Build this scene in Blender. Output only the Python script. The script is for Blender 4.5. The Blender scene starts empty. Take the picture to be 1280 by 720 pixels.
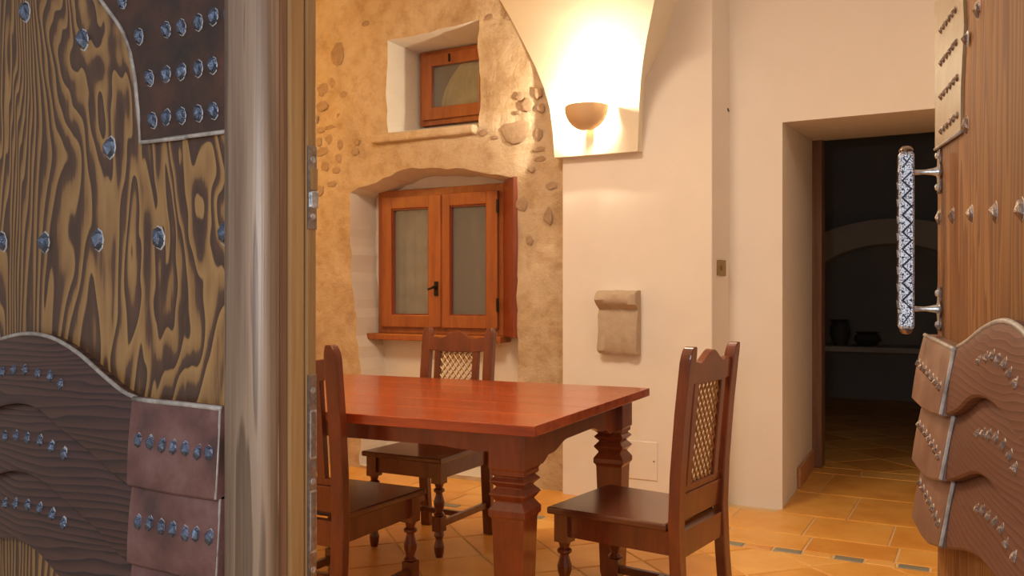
import bpy, bmesh, math, random
import numpy as np
from mathutils import Vector, Matrix, noise

random.seed(7)
PI = math.pi
SC = bpy.context.scene
COL = SC.collection

# ------------------------------------------------------------------ camera
H = 1.2                 # eye height
F = 1090.0              # focal length in pixels of a 1280 px wide frame
YAW = math.radians(28.4)
HORIZON = 370.0
cam_d = bpy.data.cameras.new('camera'); cam = bpy.data.objects.new('camera', cam_d)
COL.objects.link(cam); SC.camera = cam
cam_d.sensor_width = 36.0; cam_d.lens = 36.0 * F / 1280.0
cam_d.shift_y = (HORIZON - 360.0) / 1280.0
cam_d.clip_start = 0.02
cam.location = (0, 0, H); cam.rotation_euler = (PI/2, 0, YAW)

# ------------------------------------------------------------------ world, lights, exposure
SC.view_settings.view_transform = 'Standard'
SC.view_settings.look = 'None'
SC.view_settings.gamma = 1.0
SC.view_settings.use_curve_mapping = False
SC.view_settings.exposure = 0.0
w = bpy.data.worlds.new('dusk_sky'); SC.world = w; w.use_nodes = True
w.node_tree.nodes['Background'].inputs[0].default_value = (0.60, 0.62, 0.68, 1)
w.node_tree.nodes['Background'].inputs[1].default_value = 0.60

def lamp(name, kind, loc, power, color, size=0.1, rot=None, spot=None):
    d = bpy.data.lights.new(name, kind); o = bpy.data.objects.new(name, d)
    COL.objects.link(o); o.location = loc; d.energy = power; d.color = color
    if kind == 'AREA': d.shape = 'DISK'; d.size = size
    else: d.shadow_soft_size = size
    if kind == 'SPOT': d.spot_size = spot; d.spot_blend = 0.6
    if rot: o.rotation_euler = rot
    return o
# flash of the camera, just above the lens
lamp('camera_flash', 'POINT', (-0.13, -0.04, H + 0.14), 27.0, (0.97, 0.97, 1.0), 0.035)
# warm lights of the dining room
lamp('ceiling_fill', 'AREA', (-1.9, 2.3, 3.38), 76.0, (1.0, 0.79, 0.56), 0.9, (0, 0, 0))  # unseen, added as general fill for the room
lamp('side_lamp', 'POINT', (-4.75, 3.6, 2.5), 34.0, (1.0, 0.50, 0.08), 0.12)
lamp('right_fill', 'POINT', (0.9, 2.6, 2.9), 29.0, (1.0, 0.82, 0.62), 0.15)  # unseen fill light added on the right side
lamp('far_room_fill', 'POINT', (0.8, 8.0, 2.9), 0.8, (0.8, 0.85, 1.0), 0.1)  # unseen, added so the dark room shows dimly

# ------------------------------------------------------------------ pixel -> world helpers
FW = Vector((-math.sin(YAW), math.cos(YAW), 0)); RT = Vector((math.cos(YAW), math.sin(YAW), 0))
def ray(px, py): return FW + RT * ((px - 640.0) / F) + Vector((0, 0, (HORIZON - py) / F))
def atY(px, py, Y):
    d = ray(px, py); s = Y / d.y
    return Vector((d.x * s, Y, H + d.z * s))
def xz(px, py, Y):
    p = atY(px, py, Y); return (p.x, p.z)

# ------------------------------------------------------------------ object helpers
def link(name, me, parent=None, mat=None):
    o = bpy.data.objects.new(name, me); COL.objects.link(o)
    if parent is not None: o.parent = parent
    return o
def tag(o, label=None, cat=None, group=None, kind=None):
    if label: o['label'] = label
    if cat: o['category'] = cat
    if group: o['group'] = group
    if kind: o['kind'] = kind
    return o
def thing(name, label, cat, loc=(0, 0, 0), rz=0.0, group=None, kind=None):
    o = bpy.data.objects.new(name, None); COL.objects.link(o)
    o.empty_display_size = 0.1
    o.location = loc; o.rotation_euler = (0, 0, rz)
    return tag(o, label, cat, group, kind)
def copy_tree(o, parent=None):
    c = o.copy(); COL.objects.link(c); c.parent = parent
    for ch in list(o.children): copy_tree(ch, c)
    return c

class MB:
    """collects shapes; build() links them as ONE mesh object"""
    def __init__(s): s.v = []; s.f = []
    def add(s, vs, fs, M=None):
        n = len(s.v)
        s.v += [tuple(M @ Vector(p)) if M is not None else tuple(p) for p in vs]
        s.f += [tuple(i + n for i in f) for f in fs]
        return s
    def box(s, a, b, M=None):
        (x0, y0, z0), (x1, y1, z1) = a, b
        vs = [(x0,y0,z0),(x1,y0,z0),(x1,y1,z0),(x0,y1,z0),(x0,y0,z1),(x1,y0,z1),(x1,y1,z1),(x0,y1,z1)]
        return s.add(vs, [(0,3,2,1),(4,5,6,7),(0,1,5,4),(1,2,6,5),(2,3,7,6),(3,0,4,7)], M)
    def prism(s, poly, a0, a1, axis='y', M=None):
        """poly in the plane across axis: x->(y,z) y->(x,z) z->(x,y)"""
        def P(p, a): return {'x': (a, p[0], p[1]), 'y': (p[0], a, p[1]), 'z': (p[0], p[1], a)}[axis]
        n = len(poly)
        vs = [P(p, a0) for p in poly] + [P(p, a1) for p in poly]
        fs = [tuple(range(n)), tuple(range(2*n-1, n-1, -1))] + [(i, i+n, (i+1) % n + n, (i+1) % n) for i in range(n)]
        return s.add(vs, fs, M)
    def lathe(s, prof, n=16, M=None, rot=0.0, a0=0.0, a1=2*PI):
        """prof: (radius, z) from the bottom up"""
        full = abs(a1 - a0 - 2*PI) < 1e-6
        m = n if full else n + 1
        vs = []
        for r, z in prof:
            for i in range(m):
                a = a0 + (a1 - a0) * i / n + rot
                vs.append((r*math.cos(a), r*math.sin(a), z))
        fs = []
        for j in range(len(prof)-1):
            for i in range(n):
                k = (i+1) % m
                fs.append((j*m+i, j*m+k, (j+1)*m+k, (j+1)*m+i))
        if full:
            fs.append(tuple(range(m-1, -1, -1))); q = (len(prof)-1)*m; fs.append(tuple(range(q, q+m)))
        return s.add(vs, fs, M)
    def tube(s, pts, r, n=6, M=None):
        pts = [Vector(p) for p in pts]; vs = []; fs = []
        for i, p in enumerate(pts):
            d = (pts[min(i+1, len(pts)-1)] - pts[max(i-1, 0)]).normalized()
            up = Vector((0, 0, 1)) if abs(d.z) < 0.9 else Vector((0, 1, 0))
            a = d.cross(up).normalized(); b = d.cross(a)
            for k in range(n):
                t = 2*PI*k/n + PI/n
                vs.append(p + (a*math.cos(t) + b*math.sin(t))*r)
        for i in range(len(pts)-1):
            for k in range(n):
                fs.append((i*n+k, i*n+(k+1) % n, (i+1)*n+(k+1) % n, (i+1)*n+k))
        fs.append(tuple(range(n))); q = (len(pts)-1)*n; fs.append(tuple(range(q+n-1, q-1, -1)))
        return s.add(vs, fs, M)
    def mesh(s, name, mat):
        me = bpy.data.meshes.new(name); me.from_pydata(s.v, [], s.f)
        bm = bmesh.new(); bm.from_mesh(me); bmesh.ops.recalc_face_normals(bm, faces=bm.faces[:])
        bm.to_mesh(me); bm.free()
        if mat: me.materials.append(mat)
        return me
    def build(s, name, mat, parent=None, smooth=False, bevel=0.0, loc=None, seg=2):
        if loc is not None: s.v = [(x-loc[0], y-loc[1], z-loc[2]) for x, y, z in s.v]
        me = s.mesh(name, mat); o = link(name, me, parent)
        if loc is not None: o.location = loc
        if smooth is True:
            for p in me.polygons: p.use_smooth = True
        elif smooth:
            for p in me.polygons: p.use_smooth = True
            me.set_sharp_from_angle(angle=math.radians(smooth))
        if bevel:
            m = o.modifiers.new('bevel', 'BEVEL'); m.width = bevel; m.segments = seg; m.limit_method = 'ANGLE'; m.angle_limit = math.radians(35)
        return o
def struct(o, label=None): return tag(o, label, None, None, 'structure')
T = Matrix.Translation
def R(a, ax='Z'): return Matrix.Rotation(a, 4, ax)

# ------------------------------------------------------------------ materials
class NT:
    def __init__(s, name):
        s.m = bpy.data.materials.new(name); s.m.use_nodes = True
        s.t = s.m.node_tree; s.b = s.t.nodes['Principled BSDF']
    def n(s, typ, **kw):
        nd = s.t.nodes.new(typ)
        for k, v in kw.items():
            if isinstance(k, str) and hasattr(nd, k): setattr(nd, k, v)
        return nd
    def l(s, a, b): s.t.links.new(a, b)
    def coord(s, scale=(1, 1, 1), which='Object', rot=(0, 0, 0)):
        c = s.n('ShaderNodeTexCoord'); mp = s.n('ShaderNodeMapping')
        mp.inputs['Scale'].default_value = scale; mp.inputs['Rotation'].default_value = rot
        s.l(c.outputs[which], mp.inputs[0]); return mp.outputs[0]
    def noise(s, vec, scale, detail=3, rough=0.5, dist=0.0):
        n = s.n('ShaderNodeTexNoise'); n.inputs['Scale'].default_value = scale; n.inputs['Detail'].default_value = detail
        n.inputs['Roughness'].default_value = rough; n.inputs['Distortion'].default_value = dist
        s.l(vec, n.inputs['Vector']); return n.outputs['Fac']
    def math(s, op, a, b=None):
        n = s.n('ShaderNodeMath', operation=op)
        for i, v in enumerate((a, b)):
            if v is None: continue
            if isinstance(v, (int, float)): n.inputs[i].default_value = v
            else: s.l(v, n.inputs[i])
        return n.outputs[0]
    def ramp(s, fac, stops, interp='LINEAR'):
        r = s.n('ShaderNodeValToRGB'); r.color_ramp.interpolation = interp
        e = r.color_ramp.elements
        while len(e) < len(stops): e.new(0.5)
        for el, (p, c) in zip(e, stops): el.position = p; el.color = (c[0], c[1], c[2], 1)
        s.l(fac, r.inputs[0]); return r.outputs[0]
    def mix(s, fac, a, b, mode='MIX'):
        n = s.n('ShaderNodeMix', data_type='RGBA', blend_type=mode)
        for i, v in ((0, fac), (6, a), (7, b)):
            if isinstance(v, (int, float)): n.inputs[i].default_value = v
            elif isinstance(v, tuple): n.inputs[i].default_value = (v[0], v[1], v[2], 1)
            else: s.l(v, n.inputs[i])
        return n.outputs[2]
    def bump(s, h, strength=0.3, dist=0.01):
        b = s.n('ShaderNodeBump'); b.inputs['Strength'].default_value = strength; b.inputs['Distance'].default_value = dist
        s.l(h, b.inputs['Height']); s.l(b.outputs[0], s.b.inputs['Normal'])
    def base(s, c):
        if isinstance(c, tuple): s.b.inputs['Base Color'].default_value = (c[0], c[1], c[2], 1)
        else: s.l(c, s.b.inputs['Base Color'])
    def set(s, **kw):
        for k, v in kw.items():
            k = k.replace('_', ' ')
            if isinstance(v, (int, float)): s.b.inputs[k].default_value = v
            else: s.l(v, s.b.inputs[k])
        return s.m

def plain(name, c, rough=0.6, metal=0.0, **kw):
    m = NT(name); m.base(c); return m.set(Roughness=rough, Metallic=metal, **kw)

def figured_wood(name, stops, scale, rings, rough, fine=0.35, coat=0.0, bump=0.25, warp=0.25, drift=0.0, axis='X', straight=0.0):
    """wood with bold cathedral figure: saw-toothed contour bands of a stretched noise plus a straight drift across the board"""
    m = NT(name)
    v = m.coord(scale)
    big = m.noise(v, 1.0, 3.0, 0.5, warp)
    sep = m.n('ShaderNodeSeparateXYZ'); m.l(m.coord((1, 1, 1)), sep.inputs[0])
    k0 = m.math('ADD', m.math('MULTIPLY', big, rings), m.math('MULTIPLY', sep.outputs[axis], drift))
    if straight:      # rings tighten towards the hinge side of the board
        sq = m.math('POWER', m.math('MAXIMUM', m.math('SUBTRACT', straight, sep.outputs[axis]), 0.0), 1.6)
        k0 = m.math('ADD', k0, m.math('MULTIPLY', sq, 170.0))
    saw = m.math('FRACT', k0)
    soft = m.n('ShaderNodeMapRange', interpolation_type='SMOOTHSTEP'); soft.inputs[1].default_value = 0.86; soft.inputs[2].default_value = 1.0
    m.l(saw, soft.inputs[0])
    wave = m.math('MULTIPLY', saw, m.math('SUBTRACT', 1.0, soft.outputs[0]))
    ax = (1, 0, 0)
    fib = m.noise(m.coord(tuple(x*(24 if x == max(scale) else 5) for x in scale)), 1.0, 3, 0.65)
    k = m.math('ADD', wave, m.math('MULTIPLY', m.math('SUBTRACT', fib, 0.5), fine))
    col = m.ramp(k, stops)
    tint = m.noise(v, 0.6, 2, 0.5)
    col = m.mix(0.35, col, m.ramp(tint, [(0.38, (0.45, 0.36, 0.30)), (0.6, (1, 1, 1))]), 'MULTIPLY')
    m.base(col); m.bump(k, bump, 0.0012)
    return m.set(Roughness=rough, Coat_Weight=coat, Coat_Roughness=0.25)

def grain_wood(name, c_dark, c_light, scale, rough=0.35, coat=0.0, bump=0.15):
    m = NT(name); v = m.coord(scale)
    a = m.noise(v, 1.0, 4, 0.6, 0.4)
    f = m.noise(m.coord(tuple(x*5 for x in scale)), 1.0, 2, 0.6)
    k = m.math('ADD', m.math('MULTIPLY', a, 0.75), m.math('MULTIPLY', f, 0.25))
    m.base(m.ramp(k, [(0.33, c_dark), (0.66, c_light)])); m.bump(k, bump, 0.002)
    return m.set(Roughness=rough, Coat_Weight=coat, Coat_Roughness=0.15)

M = {}
M['door_left'] = figured_wood('chestnut_figured_left', [(0.05, (0.43, 0.245, 0.085)), (0.36, (0.33, 0.175, 0.058)), (0.50, (0.125, 0.060, 0.028)), (0.85, (0.080, 0.040, 0.022))],
                              (6.8, 6.8, 1.5), 16.0, 0.40, 0.5, 0.1, 0.35, 0.7, 0.0, 'X', 0.50)
M['door_right'] = figured_wood('chestnut_figured_right', [(0.1, (0.30, 0.140, 0.040)), (0.5, (0.235, 0.098, 0.027)), (0.95, (0.145, 0.054, 0.016))],
                               (9, 9, 1.0), 10.0, 0.62, 0.8, 0.0, 0.25, 0.3, 30.0)
M['batten'] = figured_wood('worn_batten_wood', [(0.05, (0.32, 0.220, 0.142)), (0.5, (0.23, 0.145, 0.085)), (0.95, (0.13, 0.078, 0.045))],
                           (20, 20, 0.9), 6.0, 0.46, 1.0, 0.0, 0.3, 0.2); M['batten'].node_tree.nodes['Principled BSDF'].inputs['Specular IOR Level'].default_value = 0.9
M['edge_wood'] = grain_wood('door_edge_wood', (0.22, 0.11, 0.035), (0.40, 0.235, 0.09), (40, 40, 1.6), 0.45)
M['edge_dark'] = grain_wood('door_edge_dark_wood', (0.14, 0.068, 0.036), (0.26, 0.14, 0.075), (50, 50, 2.0), 0.4)
M['board_left'] = figured_wood('carved_board_left', [(0.1, (0.115, 0.052, 0.038)), (0.5, (0.082, 0.038, 0.029)), (0.9, (0.038, 0.020, 0.016))],
                               (2.0, 7, 7), 9.0, 0.40, 0.7, 0.05, 0.35, 0.5, 95.0, 'Z')
M['board_right'] = figured_wood('carved_board_right', [(0.1, (0.165, 0.068, 0.040)), (0.5, (0.145, 0.057, 0.033)), (0.9, (0.105, 0.040, 0.023))],
                                (2.0, 7, 7), 9.0, 0.58, 0.8, 0.0, 0.18, 0.5, 130.0, 'Z')
for k_ in ('door_right', 'board_right'): M[k_].node_tree.nodes['Principled BSDF'].inputs['Specular IOR Level'].default_value = 0.3
def leather(name, a, b, c):
    m = NT(name); v = m.coord((1, 1, 1))
    n1 = m.noise(v, 14, 4, 0.6); n2 = m.noise(v, 160, 3, 0.6)
    m.base(m.ramp(n1, [(0.32, a), (0.5, b), (0.7, c)])); m.bump(n2, 0.25, 0.0015)
    return m.set(Roughness=0.42)
M['plate_top'] = leather('aged_copper_top', (0.024, 0.017, 0.012), (0.060, 0.026, 0.015), (0.115, 0.040, 0.022))
M['plate_low'] = leather('aged_copper_low', (0.085, 0.042, 0.036), (0.165, 0.070, 0.058), (0.24, 0.125, 0.11))
M['plate_gold'] = leather('aged_copper_right', (0.20, 0.108, 0.038), (0.25, 0.145, 0.055), (0.30, 0.185, 0.08))
M['plate_low_right'] = leather('aged_copper_low_right', (0.15, 0.070, 0.043), (0.20, 0.10, 0.066), (0.27, 0.16, 0.115))
M['rim'] = grain_wood('worn_pale_rim', (0.20, 0.17, 0.145), (0.52, 0.47, 0.42), (30, 30, 30), 0.4)
def iron(name, c, rough):
    m = NT(name); v = m.coord((1, 1, 1)); n1 = m.noise(v, 120, 3, 0.6)
    m.base(m.ramp(n1, [(0.35, tuple(x*0.55 for x in c)), (0.7, c)])); m.bump(n1, 0.4, 0.002)
    return m.set(Roughness=rough, Metallic=0.85)
M['iron'] = iron('forged_iron_blue', (0.20, 0.25, 0.36), 0.24)
M['iron_brown'] = iron('forged_iron_brown', (0.36, 0.28, 0.24), 0.24)
M['pewter'] = iron('bright_pewter', (0.80, 0.86, 0.92), 0.30)
n9 = NT('hammered_pull'); q9 = n9.noise(n9.coord((1, 1, 1)), 420, 2, 0.6); n9.base(n9.ramp(q9, [(0.40, (0.03, 0.05, 0.10)), (0.52, (0.75, 0.82, 0.90))])); n9.bump(q9, 0.5, 0.002); M['hammered'] = n9.set(Roughness=0.3, Metallic=0.6)
M['collar'] = plain('worn_iron_collar', (0.50, 0.50, 0.50), 0.45, 0.3)
M['engrave'] = plain('dark_engraving', (0.035, 0.045, 0.075), 0.5, 0.4)
M['steel'] = iron('lock_steel', (0.45, 0.40, 0.36), 0.28)
M['brass'] = plain('dull_brass', (0.30, 0.20, 0.08), 0.45, 0.6)

def plaster(name, c, var=0.10, b=0.25, sc=3.0):
    m = NT(name); v = m.coord((1, 1, 1))
    n1 = m.noise(v, sc, 5, 0.6); n2 = m.noise(v, 45, 4, 0.65)
    m.base(m.ramp(n1, [(0.3, tuple(x*(1-var) for x in c)), (0.7, c)])); m.bump(m.math('ADD', n1, m.math('MULTIPLY', n2, 0.25)), b, 0.01)
    return m.set(Roughness=0.85)
M['plaster'] = plaster('white_plaster', (0.80, 0.745, 0.69), 0.05, 0.12)
M['vault'] = plaster('cream_vault_plaster', (0.82, 0.76, 0.63), 0.05, 0.15)
M['niche'] = plaster('niche_plaster', (0.76, 0.70, 0.63), 0.08, 0.2)
def stone_wall():
    m = NT('rubble_and_lime_wall'); v = m.coord((1, 1, 1))
    n1 = m.noise(v, 3.2, 5, 0.65, 0.6); n2 = m.noise(v, 9, 6, 0.7); n3 = m.noise(v, 70, 3, 0.6)
    base = m.ramp(n1, [(0.30, (0.42, 0.30, 0.18)), (0.48, (0.52, 0.395, 0.26)), (0.70, (0.60, 0.49, 0.365))])
    patch = m.ramp(n2, [(0.33, (0.66, 0.54, 0.42)), (0.52, (1, 0.97, 0.92)), (0.68, (1, 1, 1))])
    m.base(m.mix(0.55, base, patch, 'MULTIPLY'))
    m.bump(m.math('ADD', n2, m.math('MULTIPLY', n3, 0.3)), 0.55, 0.02)
    return m.set(Roughness=0.92)
M['stonewall'] = stone_wall()
def stone(name, a, b):
    m = NT(name); v = m.coord((1, 1, 1)); n1 = m.noise(v, 22, 4, 0.65)
    oi = m.n('ShaderNodeObjectInfo')
    c = m.ramp(n1, [(0.3, a), (0.7, b)])
    c = m.mix(m.math('MULTIPLY', oi.outputs['Random'], 0.5), c, (0.42, 0.30, 0.20))
    m.base(c); m.bump(n1, 0.5, 0.01); return m.set(Roughness=0.9)
M['stone'] = stone('rubble_stone', (0.27, 0.175, 0.11), (0.42, 0.29, 0.19))
M['carved'] = stone('carved_limestone', (0.46, 0.38, 0.30), (0.60, 0.52, 0.42))
def terracotta(name, a, b, c):
    m = NT(name); v = m.coord((1, 1, 1)); oi = m.n('ShaderNodeObjectInfo')
    g = m.n('ShaderNodeNewGeometry')
    n1 = m.noise(g.outputs['Position'], 5.0, 4, 0.6)
    k = m.math('ADD', m.math('MULTIPLY', n1, 0.7), m.math('MULTIPLY', oi.outputs['Random'], 0.3))
    m.base(m.ramp(k, [(0.3, a), (0.5, b), (0.72, c)]))
    m.bump(m.noise(g.outputs['Position'], 30, 3, 0.6), 0.15, 0.01)
    return m.set(Roughness=0.38)
M['tile'] = terracotta('terracotta', (0.66, 0.29, 0.055), (0.77, 0.39, 0.085), (0.84, 0.48, 0.14))
M['inset'] = plain('grey_inset_tile', (0.26, 0.25, 0.19), 0.4)
M['grout'] = plaster('pale_grout', (0.72, 0.52, 0.28), 0.12, 0.1, 12)
M['skirting'] = terracotta('terracotta_skirting', (0.42, 0.17, 0.08), (0.50, 0.22, 0.10), (0.55, 0.27, 0.13))
M['table_top'] = grain_wood('table_top_wood', (0.24, 0.032, 0.008), (0.42, 0.078, 0.018), (1.6, 16, 16), 0.26, 0.5, 0.08)
M['table_wood'] = grain_wood('table_leg_wood', (0.11, 0.020, 0.007), (0.22, 0.048, 0.014), (14, 14, 3), 0.30, 0.35, 0.1)
M['chair_wood'] = grain_wood('chair_wood', (0.085, 0.018, 0.007), (0.19, 0.043, 0.013), (16, 16, 3), 0.28, 0.35, 0.1)
M['seat_wood'] = grain_wood('chair_seat_wood', (0.075, 0.022, 0.011), (0.14, 0.042, 0.018), (16, 2.5, 16), 0.25, 0.4, 0.1)
M['window_wood'] = grain_wood('window_wood', (0.26, 0.068, 0.014), (0.40, 0.120, 0.026), (18, 18, 2.5), 0.38, 0.2, 0.1)
M['window_dark'] = grain_wood('window_shutter_wood', (0.18, 0.028, 0.010), (0.28, 0.055, 0.018), (22, 22, 2), 0.35, 0.2, 0.1)
M['lattice'] = plain('bronzed_lattice', (0.30, 0.17, 0.07), 0.35, 0.5)
M['ceramic'] = plaster('tan_ceramic', (0.62, 0.42, 0.24), 0.06, 0.05)
m = NT('window_glass'); m.base((0.9, 0.92, 0.9)); M['glass'] = m.set(Roughness=0.06, Transmission_Weight=0.9, IOR=1.45)
M['bulb'] = plain('bulb_glow', (1, 0.9, 0.7), 0.5)
b = M['bulb'].node_tree.nodes['Principled BSDF']; b.inputs['Emission Color'].default_value = (1.0, 0.86, 0.58, 1); b.inputs['Emission Strength'].default_value = 25.0
def cloth(name, a, b2):
    m = NT(name); v = m.coord((1, 1, 1)); n1 = m.noise(v, 9, 3, 0.5)
    m.base(m.ramp(n1, [(0.35, a), (0.65, b2)])); return m.set(Roughness=0.95)
M['net'] = cloth('grey_net', (0.32, 0.27, 0.22), (0.44, 0.38, 0.31))
M['vault_reflection'] = cloth('yellow_reflection', (0.46, 0.36, 0.14), (0.60, 0.48, 0.22))  # yellow of the lit vault's reflection, put into the colour
M['night_wood'] = grain_wood('outer_shutter_wood', (0.10, 0.065, 0.045), (0.17, 0.115, 0.08), (20, 20, 2), 0.6)
M['black_iron'] = plain('black_iron', (0.02, 0.018, 0.016), 0.45, 0.6)
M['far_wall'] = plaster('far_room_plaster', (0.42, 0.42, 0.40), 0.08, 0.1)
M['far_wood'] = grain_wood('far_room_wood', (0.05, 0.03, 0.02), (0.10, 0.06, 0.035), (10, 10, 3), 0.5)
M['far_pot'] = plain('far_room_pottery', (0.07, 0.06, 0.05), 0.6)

# ------------------------------------------------------------------ room shell
YW, YP, YD = 4.86, 4.80, 5.04        # stone wall, pilaster and doorway wall planes
XL, XR, ZC = -5.4, 1.7, 3.6
def boolean_diff(o, cutters):
    for c in cutters:
        md = o.modifiers.new('cut', 'BOOLEAN'); md.operation = 'DIFFERENCE'; md.object = c; md.solver = 'EXACT'
        try: md.material_mode = 'TRANSFER'
        except Exception: pass
    dg = bpy.context.evaluated_depsgraph_get()
    me = bpy.data.meshes.new_from_object(o.evaluated_get(dg))
    o.modifiers.clear(); old = o.data; o.data = me
    for c in cutters: bpy.data.objects.remove(c)
    return o

def rough_outline(pts, step=0.05, amp=0.008, closed=True, seed=0.0):
    out = []; n = len(pts)
    for i in range(n):
        a = Vector((*pts[i], 0)); b = Vector((*pts[(i+1) % n], 0)); k = max(1, int((b-a).length/step))
        nn = Vector((-(b-a).y, (b-a).x, 0)).normalized()
        for j in range(k):
            p = a.lerp(b, j/k)
            if amp: p = p + nn * amp * noise.noise(Vector((p.x*9+seed, p.y*9, seed)))*2
            out.append((p.x, p.y))
    return out
def taper_cutter(front, back, y0, y1, mat):
    n = len(front); vs = [(x, y0, z) for x, z in front] + [(x, y1, z) for x, z in back]
    # carry the front outline out of the wall without changing its slope
    fs = [tuple(range(n)), tuple(range(2*n-1, n-1, -1))] + [(i, i+n, (i+1) % n+n, (i+1) % n) for i in range(n)]
    mb = MB(); mb.add(vs, fs); return mb.build('cutter', mat)

# stone wall as one slab with uneven front
nx, nz = 118, 92
X0, X1 = XL, -2.20
bm = bmesh.new(); front = []
for j in range(nz+1):
    row = []
    for i in range(nx+1):
        x = X0 + (X1-X0)*i/nx; z = -0.02 + (ZC+0.04)*j/nz
        d = noise.fractal(Vector((x*2.6, 3.1, z*2.6)), 1.0, 2.0, 4)*0.016 + noise.noise(Vector((x*11, 7, z*11)))*0.005
        if i in (0, nx) or j in (0, nz): d = 0
        row.append(bm.verts.new((x, YW - d, z)))
    front.append(row)
for j in range(nz):
    for i in range(nx): bm.faces.new((front[j][i], front[j][i+1], front[j+1][i+1], front[j+1][i]))
border = [front[0][i] for i in range(nx+1)] + [front[j][nx] for j in range(1, nz+1)] + [front[nz][i] for i in range(nx-1, -1, -1)] + [front[j][0] for j in range(nz-1, 0, -1)]
back = [bm.verts.new((v.co.x, 5.50, v.co.z)) for v in border]
nb = len(border)
for i in range(nb): bm.faces.new((border[i], back[i], back[(i+1) % nb], border[(i+1) % nb]))
bm.faces.new(back)
bmesh.ops.recalc_face_normals(bm, faces=bm.faces[:])
me = bpy.data.meshes.new('wall_back'); bm.to_mesh(me); bm.free(); me.materials.append(M['stonewall'])
wall_back = struct(link('wall_back', me), 'rough lime and rubble stone wall with two window niches')
# large niche: front outline through the photograph's edge
YN = 5.14
lp = [xz(452, 462, YW), xz(447, 420, YW), xz(441, 340, YW), xz(439, 285, YW), xz(440, 240, YW), xz(470, 224, YW), xz(505, 209, YW), xz(550, 206, YW), xz(600, 213, YW), xz(643, 221, YW), xz(643, 300, YW), xz(645, 462, YW)]
lo = [(lp[0][0], 0.02)] + lp + [(lp[-1][0], 0.02)]
lo = rough_outline(lo, 0.06, 0.010)
cxn = sum(p[0] for p in lp)/len(lp)
big_front = [(cxn + (x-cxn)*1.03, z) for x, z in lo]
big_back = [(cxn + (x-cxn)*(1.0), z if z < 1.9 else z - 0.03) for x, z in lo]
c1 = taper_cutter(big_front, big_back, 4.70, YN, M['niche'])
# opening behind the large window frame
wl, wr = atY(480, 300, YN).x, atY(626, 300, YN).x
mbx = MB(); mbx.box((wl, 5.10, 1.00), (wr, 5.40, 1.90)); c2 = mbx.build('cutter', M['niche'])
# small niche
YS = 5.26
sl = atY(487, 100, YW).x; sr = atY(594.5, 100, YW).x
so_f = [(sl-0.02, atY(487, 168, YW).z), (sl-0.03, 2.60), (sl-0.02, atY(487, 50, YW).z), (-3.2, 2.975), (sr+0.02, 2.985), (sr-0.005, 2.80), (sr+0.012, 2.60), (sr, atY(594, 162, YW).z)]
so_b = [(sl, 2.415), (sl, 2.60), (sl, 2.945), (-3.2, 2.95), (sr+0.16, 2.95), (sr+0.16, 2.8), (sr+0.16, 2.6), (sr+0.16, 2.415)]
def resample(a, b, step, amp):
    A = []; B = []; n = len(a)
    for i in range(n):
        p, q, r_, s_ = Vector(a[i]), Vector(a[(i+1) % n]), Vector(b[i]), Vector(b[(i+1) % n])
        k = max(1, int((q-p).length/step))
        for j in range(k):
            u = p.lerp(q, j/k); v = r_.lerp(s_, j/k)
            A.append((u.x + noise.noise(Vector((u.x*8, u.y*8, 4)))*amp, u.y + noise.noise(Vector((u.x*8, u.y*8, 9)))*amp)); B.append((v.x, v.y))
    return A, B
sf, sb = resample(so_f, so_b, 0.06, 0.016)
# the cutter starts a little in front of the wall
c3 = taper_cutter(sf, sb, 4.80, YS, M['niche'])
boolean_diff(wall_back, [c1, c3])
boolean_diff(wall_back, [c2])

# stones bedded in the wall, each a piece of its own
def lump(name, x, z, rx, rz, ry, y, mat, parent, seed, nu=11, nv=6):
    vs = []; fs = []
    for j in range(nv+1):
        t = PI/2*j/nv                                   # dome toward the room
        for i in range(nu):
            a = 2*PI*i/nu
            rr = math.cos(t)**0.4 if j < nv else 0.0
            k = 1 + 0.45*noise.noise(Vector((math.cos(a)*1.3+seed, math.sin(a)*1.3, seed*2)))
            vs.append((rx*rr*k*math.cos(a), -ry*math.sin(t)*(1+0.3*noise.noise(Vector((a, t, seed)))), rz*rr*k*math.sin(a)))
    for j in range(nv):
        for i in range(nu): fs.append((j*nu+i, j*nu+(i+1) % nu, (j+1)*nu+(i+1) % nu, (j+1)*nu+i))
    mb = MB(); mb.add(vs, fs); o = mb.build(name, mat, parent, smooth=60); o.location = (x, y, z); return o
stones = [(423,69,10,13),(404,112,7,8),(416,104,4,6),(403,133,8,6),(428,145,8,8),(401,163,7,4),(415,159,9,3),(434,160,6,4),(403,190,9,6),
          (424,198,6,6),(412,174,6,6),(426,180,4,7),(407,208,6,6),(421,213,6,4),(399,177,4,6),(645,164,18,14),(660,131,8,8),(677,135,5,6),
          (674,168,5,8),(676,199,7,4),(665,212,5,4),(648,141,4,3),(605,166,7,4),(673,116,6,7),(619,172,5,3),(650,121,6,5),(674,187,8,3),
          (444,190,5,5),(457,30,5,3),(636,20,6,5),(416,230,7,4),(400,238,6,7),(610,22,8,5),(395,150,4,5),(447,178,4,4),
          (652,255,8,9),(686,270,6,12),(690,232,7,5),(662,300,5,6),(430,118,5,4)]
for i, (px, py, rx, ry) in enumerate(stones):
    p = atY(px, py, YW); k = (p.xy.length)/F
    dark = i < 35
    lump('stone', p.x, p.z, rx*k*1.08, ry*k, 0.005 if dark else 0.003, YW-0.006, M['stone'], wall_back, i*1.37)

# pilaster with splayed return
mb = MB(); xa = atY(703, 300, YP).x; xb = atY(890, 300, YP).x
mb.prism([(xa, YP), (xb, YP), (-1.295, YD), (-1.295, 5.3), (xa, 5.3)], -0.01, ZC, 'z')
pil = struct(mb.build('wall_pilaster', M['plaster'], bevel=0.006), 'broad white plaster pilaster between stone wall and doorway')

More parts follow.
